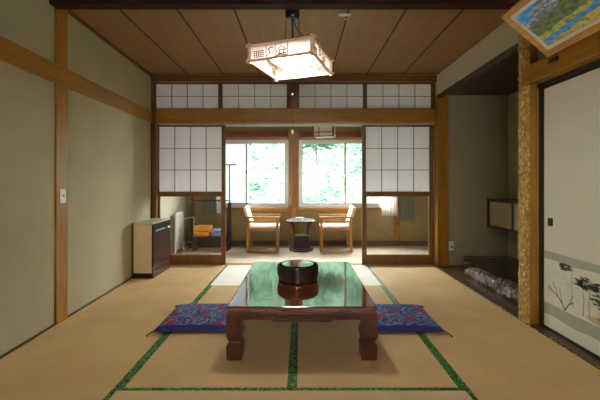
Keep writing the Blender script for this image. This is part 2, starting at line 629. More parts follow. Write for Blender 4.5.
def sparkle_bark():
    m, nt, b = new_mat('silvery_bark')
    v = coords(nt, (1, 0.6, 1))
    vo = nt.nodes.new('ShaderNodeTexVoronoi')
    vo.inputs['Scale'].default_value = 24
    link(nt, v, vo.inputs['Vector'])
    n = noise(nt, v, 40, 3)
    ad = nt.nodes.new('ShaderNodeMath'); ad.operation = 'MULTIPLY'
    link(nt, vo.outputs['Distance'], ad.inputs[0]); link(nt, n.outputs['Fac'], ad.inputs[1])
    link(nt, ramp(nt, ad.outputs[0], [(0.04, lin((200, 184, 170))), (0.09, lin((120, 92, 76))), (0.20, lin((84, 62, 46)))]), b.inputs['Base Color'])
    b.inputs['Roughness'].default_value = 0.5
    bump(nt, b, ad.outputs[0], -0.7, 0.02)
    return m
mb = MB()
rings = []
N = 70
for i in range(N):
    u = i / (N - 1)
    d = 4.02 + (2.71 - 4.02) * u
    cx = 1.985 + 0.025 * u
    taper = 0.72 + .28 * min(1, u * 2.2)
    ring = []
    for k in range(16):
        a = 2 * PI * k / 16
        rr = 0.108 * taper * (1 + random.uniform(-.07, .07) + 0.05 * math.sin(u * 19 + k))
        ring.append((cx + rr * math.cos(a), d, 0.032 + max(-0.024, rr * 0.95 * math.sin(a))))
    rings.append(ring)
mb.loft(rings)
struct('trim_20', mb, sparkle_bark(), 'silvery bark log edging the alcove dais', 'log')
mb = MB()
mb.prism([(1.90, 4.02), (2.0, 4.02), (2.13, 4.30), (2.06, 4.36)], 'Z', 0.006, 0.128)
struct('trim_21', mb, M_brownY, 'plain wooden end piece of the alcove dais edge', 'dais edge')

# window room shell
mb = MB()
mb.box(-2.07, -1.95, DB + 0.1, DW + 0.1, -0.1, 2.5)
struct('wall_sunroom_left', mb, M_cream, 'pale plaster end wall of the window room behind the left screen', 'wall')
mb = MB(); mb.box(2.35, 2.47, DB + 0.07, DW + 0.1, -0.1, 2.5)
struct('wall_sunroom_right', mb, M_cream, 'pale plaster end wall of the window room on the right', 'wall')
mb = MB(); mb.box(-2.1, 2.45, DB + 0.1, DW + 0.1, 2.36, 2.42)
struct('ceiling_sunroom', mb, M_ceil, 'low ceiling of the narrow window room', 'ceiling')
mb = MB(); mb.box(-2.0, -1.912, DB + 0.0, DB + 0.1, -0.1, 2.5); mb.box(-2.0, 2.75, DB + 0.02, DB + 0.1, CEIL - 0.01, 2.5)
struct('wall_partition', mb, M_cream, 'wall strip beside the paper screens', 'wall')
# window wall, built around the two openings
X1a, X1b, X2a, X2b = -1.62, -0.215, -0.035, 1.60
ZS, ZT = 0.65, 1.81
mb = MB()
mb.box(-2.0, 2.35, DW, DW + 0.1, -0.1, ZS)
mb.box(-2.0, 2.35, DW, DW + 0.1, ZT, 2.45)
mb.box(-2.0, X1a, DW, DW + 0.1, ZS, ZT); mb.box(X2b, 2.35, DW, DW + 0.1, ZS, ZT); mb.box(X1b, X2a, DW, DW + 0.1, ZS, ZT)
struct('wall_back', mb, plain('tan_plaster', (152, 134, 90), 0.9, var=.05, scale=3.0), 'tan plaster wall under and over the back windows', 'wall')
mb = MB(); mb.box(X1b + .012, X2a - .004, DW - 0.05, DW + 0.0, 0.0, 1.95, .003)
struct('trim_22', mb, M_postZ, 'orange wooden post between the two back windows', 'post')
mb = MB(); mb.box(-2.0, X1b, DW - 0.04, DW, ZT, 1.945, .003); mb.box(X2a + .01, 2.35, DW - 0.04, DW, ZT, 1.945, .003)
struct('trim_23', mb, M_redwood, 'red brown wooden lintel over the back windows', 'lintel')
mb = MB(); mb.box(X1a - .02, X1b, DW - 0.045, DW + 0.01, ZS - 0.045, ZS, .003); mb.box(X2a + .01, 1.60, DW - 0.045, DW + 0.01, ZS - 0.045, ZS, .003)
struct('trim_24', mb, M_postX, 'orange wooden sill under the back windows', 'sill')
mb = MB(); mb.box(-2.0, X1b, DW - 0.02, DW, -0.002, 0.085); mb.box(X2a + .01, 2.35, DW - 0.02, DW, -0.002, 0.085)
struct('baseboard_back', mb, M_base, 'dark baseboard under the back windows', 'baseboard')
mb = MB(); mb.box(1.60, 1.68, DW - 0.05, DW, 0.085, 1.80, .003)
struct('trim_25', mb, M_postZ, 'wooden post at the right end of the back windows', 'post')

def window(idx, x0, x1, xm, label, frost):
    t = thing('window_%d' % idx, label, 'window', ((x0 + x1) / 2, DW + 0.05, ZS), kind='structure')
    c = (x0 + x1) / 2
    w = (x1 - x0) / 2
    h = ZT - ZS
    m = xm - c
    f = MB(); s = 0.03
    f.box(-w, w, -.045, .045, 0, s); f.box(-w, w, -.045, .045, h - s, h)
    f.box(-w, -w + s, -.045, .045, s, h - s); f.box(w - s, w, -.045, .045, s, h - s)
    f.build('window_frame', M_alu, t)
    for (a, b, y, mt) in ((-w + s, m + .02, .018, M_frost if frost else M_glass), (m - .02, w - s, -.018, M_glass)):
        q = MB(); u = .034
        q.box(a, b, y - .014, y + .014, s, s + u + .012); q.box(a, b, y - .014, y + .014, h - s - u, h - s)
        q.box(a, a + u, y - .014, y + .014, s + u, h - s - u); q.box(b - u, b, y - .014, y + .014, s + u, h - s - u)
        so = q.build('sash', M_alu, t)
        g = MB(); g.box(a + u, b - u, y - .002, y + .002, s + u + .012, h - s - u)
        go = g.build('pane', mt, so)
        if mt is M_frost:
            go['label'] = 'white frosted pane'
            bb = MB(); bb.box(a + u, b - u, y - .012, y - .002, .50, .512)
            bb.build('glazing_bar', M_alu, so)
    k = MB(); k.box(m - .012, m + .004, -.040, -.032, .58, .66, .003); k.build('latch', M_bplastic, t)
window(5, X1a, X1b, -0.93, 'aluminium sliding window with frosted left pane, left of wooden post', True)
window(6, X2a, X2b, 0.76, 'wide clear aluminium sliding window right of the wooden post', False)

# ------------------------------------------------------------------ tatami
def tatami(x0, x1, y0, y1, along, label, edges=(1, 1), skew=False, bw=0.025, pale=False):
    """along: direction of the long side; reeds run across it"""
    t = thing('tatami_mat', label, 'tatami mat', ((x0 + x1) / 2, (y0 + y1) / 2, -0.034), group='tatami mats on the floor')
    cx, cy = (x0 + x1) / 2, (y0 + y1) / 2
    g = 0.0015
    a, b, c, d = x0 + g - cx, x1 - g - cx, y0 + g - cy, y1 - g - cy
    al0 = al1 = a
    if skew:
        al0, al1 = wl(y0) + .014 - cx, wl(y1) + .014 - cx
    mbx = MB(); mbx.prism([(al0, c), (b, c), (b, d), (al1, d)], 'Z', 0.0, 0.034)
    o = mbx.build('woven_surface', M_tatX if along == 'Y' else (M_tatSheen if pale else M_tatF), t)
    me = o.data
    uv = me.uv_layers.new(name='UVMap')
    for lp in me.loops:
        v = me.vertices[lp.vertex_index].co
        uv.data[lp.index].uv = (v.y, v.x) if along == 'Y' else (v.x, v.y)
    if along == 'Y':
        if edges[0]:
            e = MB(); e.prism([(al0, c), (al0 + bw, c), (al1 + bw, d), (al1, d)], 'Z', .034, .0352); e.build('border', M_border, t)
        if edges[1]:
            e = MB(); e.box(b - bw, b, c, d, .034, .0352); e.build('border', M_border_dots if x1 > 1.5 else M_border, t)
    else:
        if edges[0]:
            e = MB(); e.box(a, b, c, c + bw * 0.45, .034, .0352); e.build('border', M_border, t)
        if edges[1]:
            e = MB(); e.box(a, b, d - bw * 0.45, d, .034, .0352); e.build('border', M_border, t)
XL, XM, XR = -0.951, -0.047, 0.849
tatami(-1.84, XL, 2.70, DB - .002, 'Y', 'tatami mat in front of the beige heater', (0, 1), skew=True)
tatami(-1.84, XL, 0.90, 2.70, 'Y', 'tatami mat along the left wall nearest the viewer', (0, 1), skew=True)
tatami(XL, XM, 1.803, 3.605, 'Y', 'tatami mat under the left half of the low table')
tatami(XM, XR, 1.803, 3.605, 'Y', 'tatami mat under the right half of the low table')
tatami(XL, XR, 3.605, DB - .002, 'X', 'crosswise tatami mat, window sheen put into its pale colour, between low table and window room', (0, 0), pale=True)
tatami(XL, XR, 0.90, 1.803, 'X', 'crosswise tatami mat at the bottom edge, in front of the table', (0, 1), bw=.05)
tatami(XR, 1.735, 2.70, DB - .002, 'Y', 'tatami mat along the alcove on the right')
tatami(XR, 1.735, 0.90, 2.70, 'Y', 'tatami mat along the painted sliding door')

# ------------------------------------------------------------------ painted sliding door (right)
def ink(mb, pts, r, x):
    """a brush stroke as a flat ribbon on the door face; pts are (y, z)"""
    P = [Vector((p[0], p[1])) for p in pts]
    for i in range(len(P) - 1):
        a, b = P[i], P[i + 1]
        t = (b - a).normalized()
        n = Vector((-t.y, t.x))
        r0, r1 = r * (1 - .7 * i / len(P)), r * (1 - .7 * (i + 1) / len(P))
        q = [a + n * r0, b + n * r1, b - n * r1, a - n * r0]
        mb.quad([(x, v.x, v.y) for v in q])
M_fus = plain('fusuma_paper', (240, 240, 226), 0.7, var=0.03, scale=4)
M_mist = plain('grey_green_mist', (180, 188, 170), 0.7, var=0.06, scale=10)
M_ink = plain('dark_ink', (104, 108, 92), 0.8, var=0.2, scale=30)
M_ink2 = plain('pale_ink', (186, 188, 168), 0.8, var=0.15, scale=30)
M_ochre = plain('ochre_wash', (206, 198, 164), 0.8, var=0.1, scale=20)
def fusuma(idx, y0, y1, label, off):
    XF = 1.80 + off
    t = thing('door_%d' % idx, label, 'sliding door', (XF, (y0 + y1) / 2, 0.002), kind='structure')
    c = (y0 + y1) / 2
    w = (y1 - y0) / 2
    top = 1.785
    f = MB(); s = .022
    f.box(-.004, .026, w - s, w, 0, top); f.box(-.004, .026, -w, -w + s, 0, top)
    f.box(-.004, .026, -w + s, w - s, 0, s); f.box(-.004, .026, -w + s, w - s, top - s, top)
    f.build('frame', M_black, t)
    p = MB(); p.box(0, .022, -w + s, w - s, s, top - s)
    rnd = random.Random(3 + idx)
    # mist bands
    p.mi = 1
    def band(z0, z1, wob):
        n = 16
        for i in range(n):
            ya, yb = w - s - (2 * w - 2 * s) * i / n, w - s - (2 * w - 2 * s) * (i + 1) / n
            za, zb = wob * math.sin(i * .9), wob * math.sin((i + 1) * .9)
            p.quad([(-.0006, ya, z0 + za), (-.0006, yb, z0 + zb), (-.0006, yb, z1 + zb * .4), (-.0006, ya, z1 + za * .4)])
    band(.515, .57, .004); band(.11, .195, .006)
    # ochre ground
    p.mi = 4
    for (u, z, a, b) in ((.80, .225, .10, .022), (.95, .24, .12, .02)):
        y = w - u * .62
        ring = [(-.0007, y + a * math.cos(2 * PI * k / 14), z + b * math.sin(2 * PI * k / 14)) for k in range(14)]
        p.quad(ring)
    # pine trees: trunks and needle clouds
    def Y(xpix):    # column seen in the photo -> local y on this panel
        return 1.8 * 345 / (xpix - 301) - 2.155
    def needles(cy, cz, a, b, n):
        for k in range(n):
            y = cy + rnd.uniform(-a, a); z = cz + rnd.uniform(-b, b) * (1 - abs((y - cy) / a) * .6)
            L = rnd.uniform(.012, .03)
            for q in range(4):
                an = R(200 + q * 47 + rnd.uniform(-15, 15))
                ink(p, [(y, z), (y + L * math.cos(an), z + L * .6 * math.sin(an) + .004)], .0030, -.0011)
    if idx == 3:
        p.mi = 3
        ink(p, [(Y(583), .22), (Y(584), .32), (Y(582), .42)], .006, -.0008)
        ink(p, [(Y(590), .21), (Y(589), .32), (Y(591), .43)], .006, -.0008)
        ink(p, [(Y(573), .24), (Y(571.5), .35), (Y(572), .47)], .004, -.0008)
        p.mi = 2
        needles(Y(565), .495, .05, .028, 26)
        needles(Y(587), .43, .08, .05, 60)
        needles(Y(599), .35, .05, .045, 30)
        # plum tree, lower left
        b0 = (Y(565), .20)
        ink(p, [b0, (Y(562.5), .235), (Y(558), .275), (Y(552), .30), (Y(549), .33)], .006, -.0011)
        ink(p, [(Y(558), .275), (Y(556), .32), (Y(553), .36)], .0035, -.0011)
        ink(p, [(Y(562.5), .235), (Y(561), .29), (Y(559.5), .34)], .003, -.0011)
        ink(p, [b0, (Y(569), .25), (Y(574), .28)], .005, -.0011)
        ink(p, [(Y(569), .25), (Y(572), .30), (Y(574), .33)], .003, -.0011)
        ink(p, [(Y(552), .30), (Y(548), .31)], .003, -.0011)
        p.mi = 3
        for k in range(40):
            yy, zz = Y(rnd.uniform(547, 578)), rnd.uniform(.24, .44)
            ink(p, [(yy, zz), (yy + rnd.uniform(-.01, .01), zz + .008)], .0025, -.0009)
    p.build('painted_panel', [M_fus, M_mist, M_ink, M_ink2, M_ochre], t)
    h = MB(); hy = w - .09
    h.box(-.006, 0.0, hy - .024, hy + .024, .758, .815, .002)
    h.mi = 1; h.box(-.0075, -.0055, hy - .013, hy + .013, .768, .805)
    h.build('recessed_handle', [M_black, M_bplastic], t)
fusuma(3, 1.733, 2.577, 'cream painted sliding door with ink pines, next to the alcove post', 0.0)
fusuma(4, 0.86, 1.70, 'second cream sliding door nearer the viewer, outside the view', 0.04)
mb = MB(); mb.box(1.85, 1.95, YB, 0.86, -.05, 1.8)
struct('wall_right_near', mb, M_plaster, 'plaster wall right of the viewpoint', 'wall')
mb = MB(); mb.box(1.89, 1.95, 0.86, 2.62, -.05, 1.95)
struct('wall_right_closet', mb, M_plaster, 'wall behind the painted sliding doors', 'wall')

# ------------------------------------------------------------------ low table
def lacquer():
    m, nt, b = new_mat('red_brown_lacquer')
    v = coords(nt, (14, 1.4, 14))
    n = noise(nt, v, 2.0, 4)
    link(nt, ramp(nt, n.outputs['Fac'], [(0.3, lin((54, 26, 12))), (0.7, lin((88, 44, 20)))]), b.inputs['Base Color'])
    b.inputs['Roughness'].default_value = 0.28
    b.inputs['Specular IOR Level'].default_value = 0.35
    return m
M_lac = lacquer()
def tabletop_mat():
    m, nt, b = new_mat('polished_tabletop')
    v = coords(nt, (14, 1.4, 14))
    n = noise(nt, v, 2.0, 4)
    link(nt, ramp(nt, n.outputs['Fac'], [(0.3, lin((74, 32, 15))), (0.7, lin((106, 50, 22)))]), b.inputs['Base Color'])
    b.inputs['Roughness'].default_value = 0.07
    b.inputs['IOR'].default_value = 1.85
    n2 = noise(nt, coords(nt, (1, 1, 1)), 3.0, 1)
    bump(nt, b, n2.outputs['Fac'], 0.01, 0.01)
    return m
M_top = tabletop_mat()
TX, TY = 0.005, 2.655
tb = thing('low_table', 'low red brown lacquered table with glossy top and carved apron', 'table', (TX, TY, 0.001))
WX, WY = 0.449, 0.597
m_ = MB(); m_.box(-WX, WX, -WY, WY, 0.303, 0.33, 0.007, 2)
m_.box(-WX + .012, WX - .012, -WY + .012, WY - .012, 0.290, 0.305)
m_.mi = 1
for (a, b, c, d) in ((-.335, .335, -.475, -.472), (-.335, .335, .472, .475), (-.335, -.332, -.472, .472), (.332, .335, -.472, .472)):
    m_.box(a, b, c, d, .3295, .3303)
m_.build('tabletop', [M_top, M_black], tb, smooth=False)
prof = [(0.0, .006, .092), (.012, .002, .096), (.088, .0, .098), (.098, .008, .094), (.110, .014, .090), (.122, .008, .096), (.145, 0, .101), (.17, .0, .097), (.20, .0, .089), (.228, .0, .087), (.25, 0, .093), (.272, 0, .108), (.292, 0, .122)]
for sx in (-1, 1):
    for sy in (-1, 1):
        l = MB()
        rings = []
        for (z, o_, i_) in prof:
            xo, xi = sx * (WX + .006 - o_), sx * (WX + .006 - i_)
            yo, yi = sy * (WY - .015 - o_), sy * (WY - .015 - i_)
            rings.append([(xo, yo, z), (xi, yo, z), (xi, yi, z), (xo, yi, z)])
        l.loft(rings)
        l.build('leg', M_lac, tb)
for sy in (-1, 1):
    a = MB()
    y0, y1 = sorted((sy * (WY - .05), sy * (WY - .028)))
    P = [(-.385, .29), (-.385, .225), (-.362, .236), (-.33, .243), (-.2, .240), (-.16, .226), (.16, .226), (.2, .240), (.33, .243), (.362, .236), (.385, .225), (.385, .29)]
    a.prism(P, 'Y', y0, y1)
    ap = a.build('apron', M_lac, tb)
    c = MB()
    rnd = random.Random(5)
    yf = sy * (WY - .027)
    for k in range(11):
        cx = -.21 + .042 * k
        s_ = 1 if k % 2 else -1
        pts = [(cx + (.019 - .0012 * j) * math.cos(j * .75 * s_), yf, .258 + (.016 - .0011 * j) * math.sin(j * .75 * s_)) for j in range(11)]
        c.tube(pts, .0042, 6)
        c.lathe([(0.001, -.004), (.006, 0), (.001, .004)], 6, (cx + .02, yf, .247 + rnd.uniform(0, .02)))
    c.tube([(-.235 + .047 * k, yf, .258 + .012 * math.sin(k * 1.9)) for k in range(11)], .004, 6)
    c.build('carving', M_lac, ap)
for sx in (-1, 1):
    a = MB()
    x0, x1 = sorted((sx * (WX - .05), sx * (WX - .028)))
    P = [(-.525, .29), (-.525, .226), (-.50, .238), (-.46, .243), (.46, .243), (.50, .238), (.525, .226), (.525, .29)]
    a.prism(P, 'X', x0, x1)
    a.build('apron', M_lac, tb)

# lidded box on the table
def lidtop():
    m, nt, b = new_mat('box_lid_pattern_sheen')
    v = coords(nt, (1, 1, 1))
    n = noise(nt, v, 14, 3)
    link(nt, ramp(nt, n.outputs['Fac'], [(0.50, lin((120, 112, 84))), (0.56, lin((30, 14, 10)))]), b.inputs['Base Color'])  # pale ground carries the window reflection in its colour, dark motif is pattern
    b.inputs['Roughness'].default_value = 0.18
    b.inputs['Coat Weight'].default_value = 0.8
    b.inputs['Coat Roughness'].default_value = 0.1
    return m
M_box = plain('dark_box_lacquer', (40, 18, 13), 0.5, var=.2, scale=20)
M_box2 = plain('brown_box_lacquer', (70, 32, 18), 0.3, var=.2, scale=20)
bx = thing('lidded_box', 'round dark lacquered box with patterned lid on the low table', 'box', (-0.024, 2.655, 0.3318))
def octa(r, z):
    out = []
    for k in range(48):
        a = 2 * PI * k / 48
        f_ = math.cos(PI / 8) / math.cos(((a + PI / 2) % (PI / 4)) - PI / 8)
        rr = r * (0.55 + 0.45 * f_ * 1.02)
        out.append((rr * math.cos(a), rr * math.sin(a), z))
    return out
b1 = MB(); b1.loft([octa(.140, 0), octa(.148, .006), octa(.149, .04)])
b1.build('body', M_box2, bx, smooth=True)
b2 = MB(); b2.loft([octa(.150, .034), octa(.156, .036), octa(.157, .10), octa(.154, .112), octa(.146, .117)], cap=False)
b2.mi = 1
b2.loft([octa(.146, .117), octa(.10, .1195), octa(.05, .1205), octa(.001, .121)])
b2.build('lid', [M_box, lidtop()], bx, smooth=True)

# ------------------------------------------------------------------ floor cushions
def cushion_mat():
    m, nt, b = new_mat('indigo_paisley_cloth')
    tc = nt.nodes.new('ShaderNodeTexCoord')
    v = coords(nt, (1, 1, 1))
    nz = noise(nt, v, 9, 2)
    ws = nt.nodes.new('ShaderNodeVectorMath'); ws.operation = 'MULTIPLY_ADD'
    ws.inputs[1].default_value = (.06, .06, .06)
    link(nt, nz.outputs['Color'], ws.inputs[0]); link(nt, v, ws.inputs[2])
    vo = nt.nodes.new('ShaderNodeTexVoronoi'); vo.inputs['Scale'].default_value = 40
    link(nt, ws.outputs[0], vo.inputs['Vector'])
    vo2 = nt.nodes.new('ShaderNodeTexVoronoi'); vo2.inputs['Scale'].default_value = 9.5
    link(nt, ws.outputs[0], vo2.inputs['Vector'])
    base = ramp(nt, vo.outputs['Distance'], [(0.10, lin((150, 160, 190))), (0.2, lin((52, 58, 138))), (0.44, lin((22, 24, 92))), (0.62, lin((110, 124, 160)))])
    red = ramp(nt, vo2.outputs['Distance'], [(0.30, (1, 1, 1, 1)), (0.36, (0, 0, 0, 1))])
    bw = nt.nodes.new('ShaderNodeSeparateColor'); link(nt, vo2.outputs['Color'], bw.inputs[0])
    gt = nt.nodes.new('ShaderNodeMath'); gt.operation = 'GREATER_THAN'; gt.inputs[1].default_value = .35
    link(nt, bw.outputs[0], gt.inputs[0])
    ml = nt.nodes.new('ShaderNodeMath'); ml.operation = 'MULTIPLY'
    link(nt, red, ml.inputs[0]); link(nt, gt.outputs[0], ml.inputs[1])
    mx = nt.nodes.new('ShaderNodeMixRGB')
    link(nt, ml.outputs[0], mx.inputs['Fac']); link(nt, base, mx.inputs['Color1'])
    mx.inputs['Color2'].default_value = lin((150, 22, 52))
    # plain navy rim: beyond the printed field
    sp = nt.nodes.new('ShaderNodeSeparateXYZ'); link(nt, v, sp.inputs[0])
    def outside(sock, lim):
        a = nt.nodes.new('ShaderNodeMath'); a.operation = 'ABSOLUTE'; link(nt, sock, a.inputs[0])
        g = nt.nodes.new('ShaderNodeMath'); g.operation = 'GREATER_THAN'; g.inputs[1].default_value = lim
        link(nt, a.outputs[0], g.inputs[0]); return g.outputs[0]
    mxx = nt.nodes.new('ShaderNodeMath'); mxx.operation = 'MAXIMUM'
    link(nt, outside(sp.outputs['X'], .243), mxx.inputs[0]); link(nt, outside(sp.outputs['Y'], .218), mxx.inputs[1])
    m2 = nt.nodes.new('ShaderNodeMixRGB')
    link(nt, mxx.outputs[0], m2.inputs['Fac']); link(nt, mx.outputs['Color'], m2.inputs['Color1'])
    m2.inputs['Color2'].default_value = lin((24, 26, 98))
    link(nt, m2.outputs['Color'], b.inputs['Base Color'])
    b.inputs['Roughness'].default_value = 0.75
    return m
M_cush = cushion_mat()
M_tassel = plain('dark_tassel', (48, 36, 30), 0.8)
def zabuton(loc, rot, label):
    t = thing('floor_cushion', label, 'floor cushion', loc, rot, group='floor cushions beside the low table')
    c = MB()
    n = 28
    wx, wy, hh = .275, .258, .068
    def pt(i, j, top):
        u, v = -1 + 2 * i / n, -1 + 2 * j / n
        k = (1 - abs(u) ** 3.5) * (1 - abs(v) ** 3.5)
        k = max(0, k) ** .42
        # edges bow in between the corners
        x = wx * u * (1 - .045 * (1 - v * v) * abs(u))
        y = wy * v * (1 - .045 * (1 - u * u) * abs(v))
        mid = .022
        z = mid + (hh - mid) * k if top else mid - mid * k
        return (x, y, z)
    for top in (True, False):
        g = [[c.bm.verts.new(pt(i, j, top)) for j in range(n + 1)] for i in range(n + 1)]
        for i in range(n):
            for j in range(n):
                c.bm.faces.new((g[i][j], g[i + 1][j], g[i + 1][j + 1], g[i][j + 1]))
    c.build('cover', M_cush, t, smooth=True)
    for sx in (-1, 1):
        for sy in (-1, 1):
            q = MB()
            x, y = sx * wx * .985, sy * wy * .985
            q.tube([(x, y, .022), (x + sx * .015, y + sy * .008, .016), (x + sx * .026, y + sy * .016, .006), (x + sx * .034, y + sy * .026, .004), (x + sx * .028, y + sy * .036, .005)], [.004, .004, .004, .004, .006], 6)
            q.build('tassel', M_tassel, t)
    return t
zabuton((-0.775, 2.69, 0.002), R(0.5), 'indigo floor cushion with red and white print, left of the low table')
zabuton((0.745, 2.68, 0.002), R(180), 'indigo floor cushion with red and white print, right of the low table')

# ------------------------------------------------------------------ heater
M_beige = plain('beige_enamel', (214, 190, 148), 0.4, var=.03)
M_hbrown = plain('brown_enamel', (70, 46, 32), 0.3, var=.1)
ht = thing('oil_heater', 'beige and brown oil heater standing by the left wall', 'heater', (-1.765, 4.11, 0.002))
hx0, hx1, hy0, hy1 = -.112, .108, -.25, .25
h = MB(); h.box(hx0, hx1 - .012, hy0, hy1, .055, .60, .006); h.build('casing', M_beige, ht)
h = MB(); h.box(hx0 - .0, hx1 - .004, hy0 - .003, hy1 + .003, .60, .625, .006); h.build('top_plate', plain('beige_top', (196, 188, 168), .35, var=.03), ht)
h = MB(); h.box(hx0 + .005, hx1 - .004, hy0 + .004, hy1 - .004, 0, .055, .004); h.build('base', M_bplastic, ht)
h = MB()
P = [(hx1 - .014, .10), (hx1 + .002, .11), (hx1 + .012, .16), (hx1 + .012, .485), (hx1 - .014, .485)]
h.prism(P, 'Y', hy0 + .002, hy1 - .002)
fr = h.build('front_panel', M_hbrown, ht)
h = MB()
for k in range(6):
    h.box(hx1 + .010, hx1 + .0145, hy0 + .04, hy1 - .04, .30 + k * .03, .308 + k * .03)
h.build('grille', M_bplastic, fr)
h = MB(); h.box(hx1 - .014, hx1 + .010, hy0 + .002, hy1 - .002, .485, .604, .003); cp = h.build('control_panel', M_bplastic, ht)
h = MB(); h.box(hx1 + .009, hx1 + .0125, hy0 + .06, hy0 + .32, .520, .534)
h.build('display_strip', plain('pale_strip', (190, 196, 200), .3), cp)
h = MB(); h.box(hx1 + .009, hx1 + .0135, hy0 + .40, hy1 - .03, .512, .535, .002)
h.build('switch', M_white, cp)
for k in range(2):
    h = MB(); h.tube([(hx1 + .009, hy0 + .41 + k * .04, .565), (hx1 + .02, hy0 + .41 + k * .04, .565)], .011, 12); h.build('knob', M_chrome, cp)
h = MB()
h.prism([(hx1 - .02, .0), (hx1 + .002, .0), (hx1 + .006, .03), (hx1 + .002, .10), (hx1 - .02, .10)], 'Y', hy0 + .004, hy1 - .004)
h.build('foot_plate', M_hbrown, ht)

# ------------------------------------------------------------------ switch on the post, alcove socket and cord
s_ = thing('light_switch', 'small white switch plate on the left wooden post', 'switch', (xp, 2.665, H + (183 - 196) * 2.66 / F))
q = MB(); q.box(-.001, .008, -.032, .032, -.055, .055, .003); q.build('plate', M_white, s_)
q = MB(); q.box(.007, .012, -.008, .008, -.006, .008, .001); q.build('toggle', M_bplastic, s_)
so = thing('wall_socket', 'small white socket plate on alcove end wall by the corner post', 'socket', (1.935, DB - .051, .26))
q = MB(); q.box(-.034, .034, -.007, .0015, -.058, .058, .003); q.build('plate', M_white, so)
cdo = MB()
cdo.box(1.925, 1.953, DB - .085, DB - .059, .238, .262, .004)
pts = [(1.94, DB - .08, .25), (1.955, DB - .11, .235), (1.985, DB - .16, .19), (2.02, DB - .21, .150), (2.06, DB - .22, .135), (2.2, DB - .20, .134), (2.5, DB - .15, .134)]
cdo.tube(pts, .004, 6)
tag(cdo.build('power_cord', plain('beige_cord', (150, 134, 100), .6)), 'thin power cord plugged into the alcove socket', 'cord')

# hanging cupboard in the alcove
hc = thing('hanging_cupboard', 'dark framed hanging cupboard on the alcove rear wall', 'cupboard', (2.40, DB - .052, .50))
q = MB()
L = 1.5
q.box(0, .268, -L, 0, .345, .37); q.box(0, .268, -L, 0, 0, .028)
q.box(0, .268, -.028, 0, .028, .345); q.box(0, .268, -L, -L + .028, .028, .345); q.box(.25, .268, -L, 0, .028, .345)
q.build('case', M_darkY, hc)
M_cdoor = plain('cupboard_paper', (150, 134, 100), .8)
for k in range(3):
    y1 = -.03 - k * .475
    o_ = .012 + .012 * (k % 2)
    d = MB(); d.box(o_, o_ + .01, y1 - .48, y1, .03, .343)
    dd = d.build('sliding_door', M_cdoor, hc)
    e = MB()
    for (a, b, c, f_) in ((y1 - .48, y1 - .468, .03, .343), (y1 - .012, y1, .03, .343)):
        e.box(o_ - .003, o_ + .011, a, b, c, f_)
    e.box(o_ - .003, o_ + .011, y1 - .468, y1 - .012, .03, .04); e.box(o_ - .003, o_ + .011, y1 - .468, y1 - .012, .333, .343)
    e.build('door_frame', M_darkY, dd)

# ------------------------------------------------------------------ framed picture leaning above the right rail
def picture_mat():
    m, nt, b = new_mat('painted_valley')
    v = coords(nt, (1, 1, 1), 'UV')
    sp = nt.nodes.new('ShaderNodeSeparateXYZ'); link(nt, v, sp.inputs[0])
    nz = noise(nt, v, 5.0, 5)
    nz2 = noise(nt, v, 12.0, 4)
    def math_(op, a, b_=None, c=None):
        n = nt.nodes.new('ShaderNodeMath'); n.operation = op
        for i, s in enumerate((a, b_, c)):
            if s is None: continue
            if isinstance(s, (int, float)): n.inputs[i].default_value = s
            else: link(nt, s, n.inputs[i])
        return n.outputs[0]
    U, V = sp.outputs['X'], sp.outputs['Y']
    nn = math_('SUBTRACT', nz.outputs['Fac'], .5)
    def mix(fac, c1, c2):
        n = nt.nodes.new('ShaderNodeMixRGB')
        link(nt, fac, n.inputs['Fac'])
        for i, c in (('Color1', c1), ('Color2', c2)):
            if isinstance(c, tuple): n.inputs[i].default_value = c
            else: link(nt, c, n.inputs[i])
        return n.outputs['Color']
    sky = ramp(nt, nz.outputs['Fac'], [(.45, lin((30, 176, 246))), (.7, lin((190, 230, 250)))])
    snow = ramp(nt, nz2.outputs['Fac'], [(.40, lin((112, 132, 172))), (.52, lin((156, 172, 200))), (.64, lin((226, 234, 244)))])
    green = ramp(nt, nz2.outputs['Fac'], [(.35, lin((74, 104, 74))), (.65, lin((134, 158, 96)))])
    field = ramp(nt, nz2.outputs['Fac'], [(.38, lin((136, 172, 70))), (.55, lin((232, 222, 126))), (.66, lin((164, 196, 78)))])
    # ridge: V > .55 + .25*|...|
    r1 = math_('ADD', math_('MULTIPLY', math_('SUBTRACT', 1.0, math_('ABSOLUTE', math_('SUBTRACT', math_('MULTIPLY', U, 2.2), .95))), .38), math_('MULTIPLY_ADD', nn, .25, .66))
    is_sky = math_('GREATER_THAN', V, r1)
    c = mix(is_sky, snow, sky)
    r2 = math_('ADD', math_('MULTIPLY', U, .30), math_('MULTIPLY_ADD', nn, .35, .56))
    c = mix(math_('LESS_THAN', V, r2), c, green)
    r3 = math_('ADD', math_('MULTIPLY', U, .12), math_('MULTIPLY_ADD', nn, .10, .30))
    c = mix(math_('LESS_THAN', V, r3), c, field)
    # river
    riv = math_('ABSOLUTE', math_('SUBTRACT', V, math_('ADD', math_('MULTIPLY', U, .20), math_('MULTIPLY_ADD', nn, .16, .10))))
    c = mix(math_('LESS_THAN', riv, .055), c, ramp(nt, nz2.outputs['Fac'], [(.4, lin((44, 150, 236))), (.7, lin((130, 206, 246)))]))
    link(nt, c, b.inputs['Base Color'])
    b.inputs['Roughness'].default_value = .5
    return m
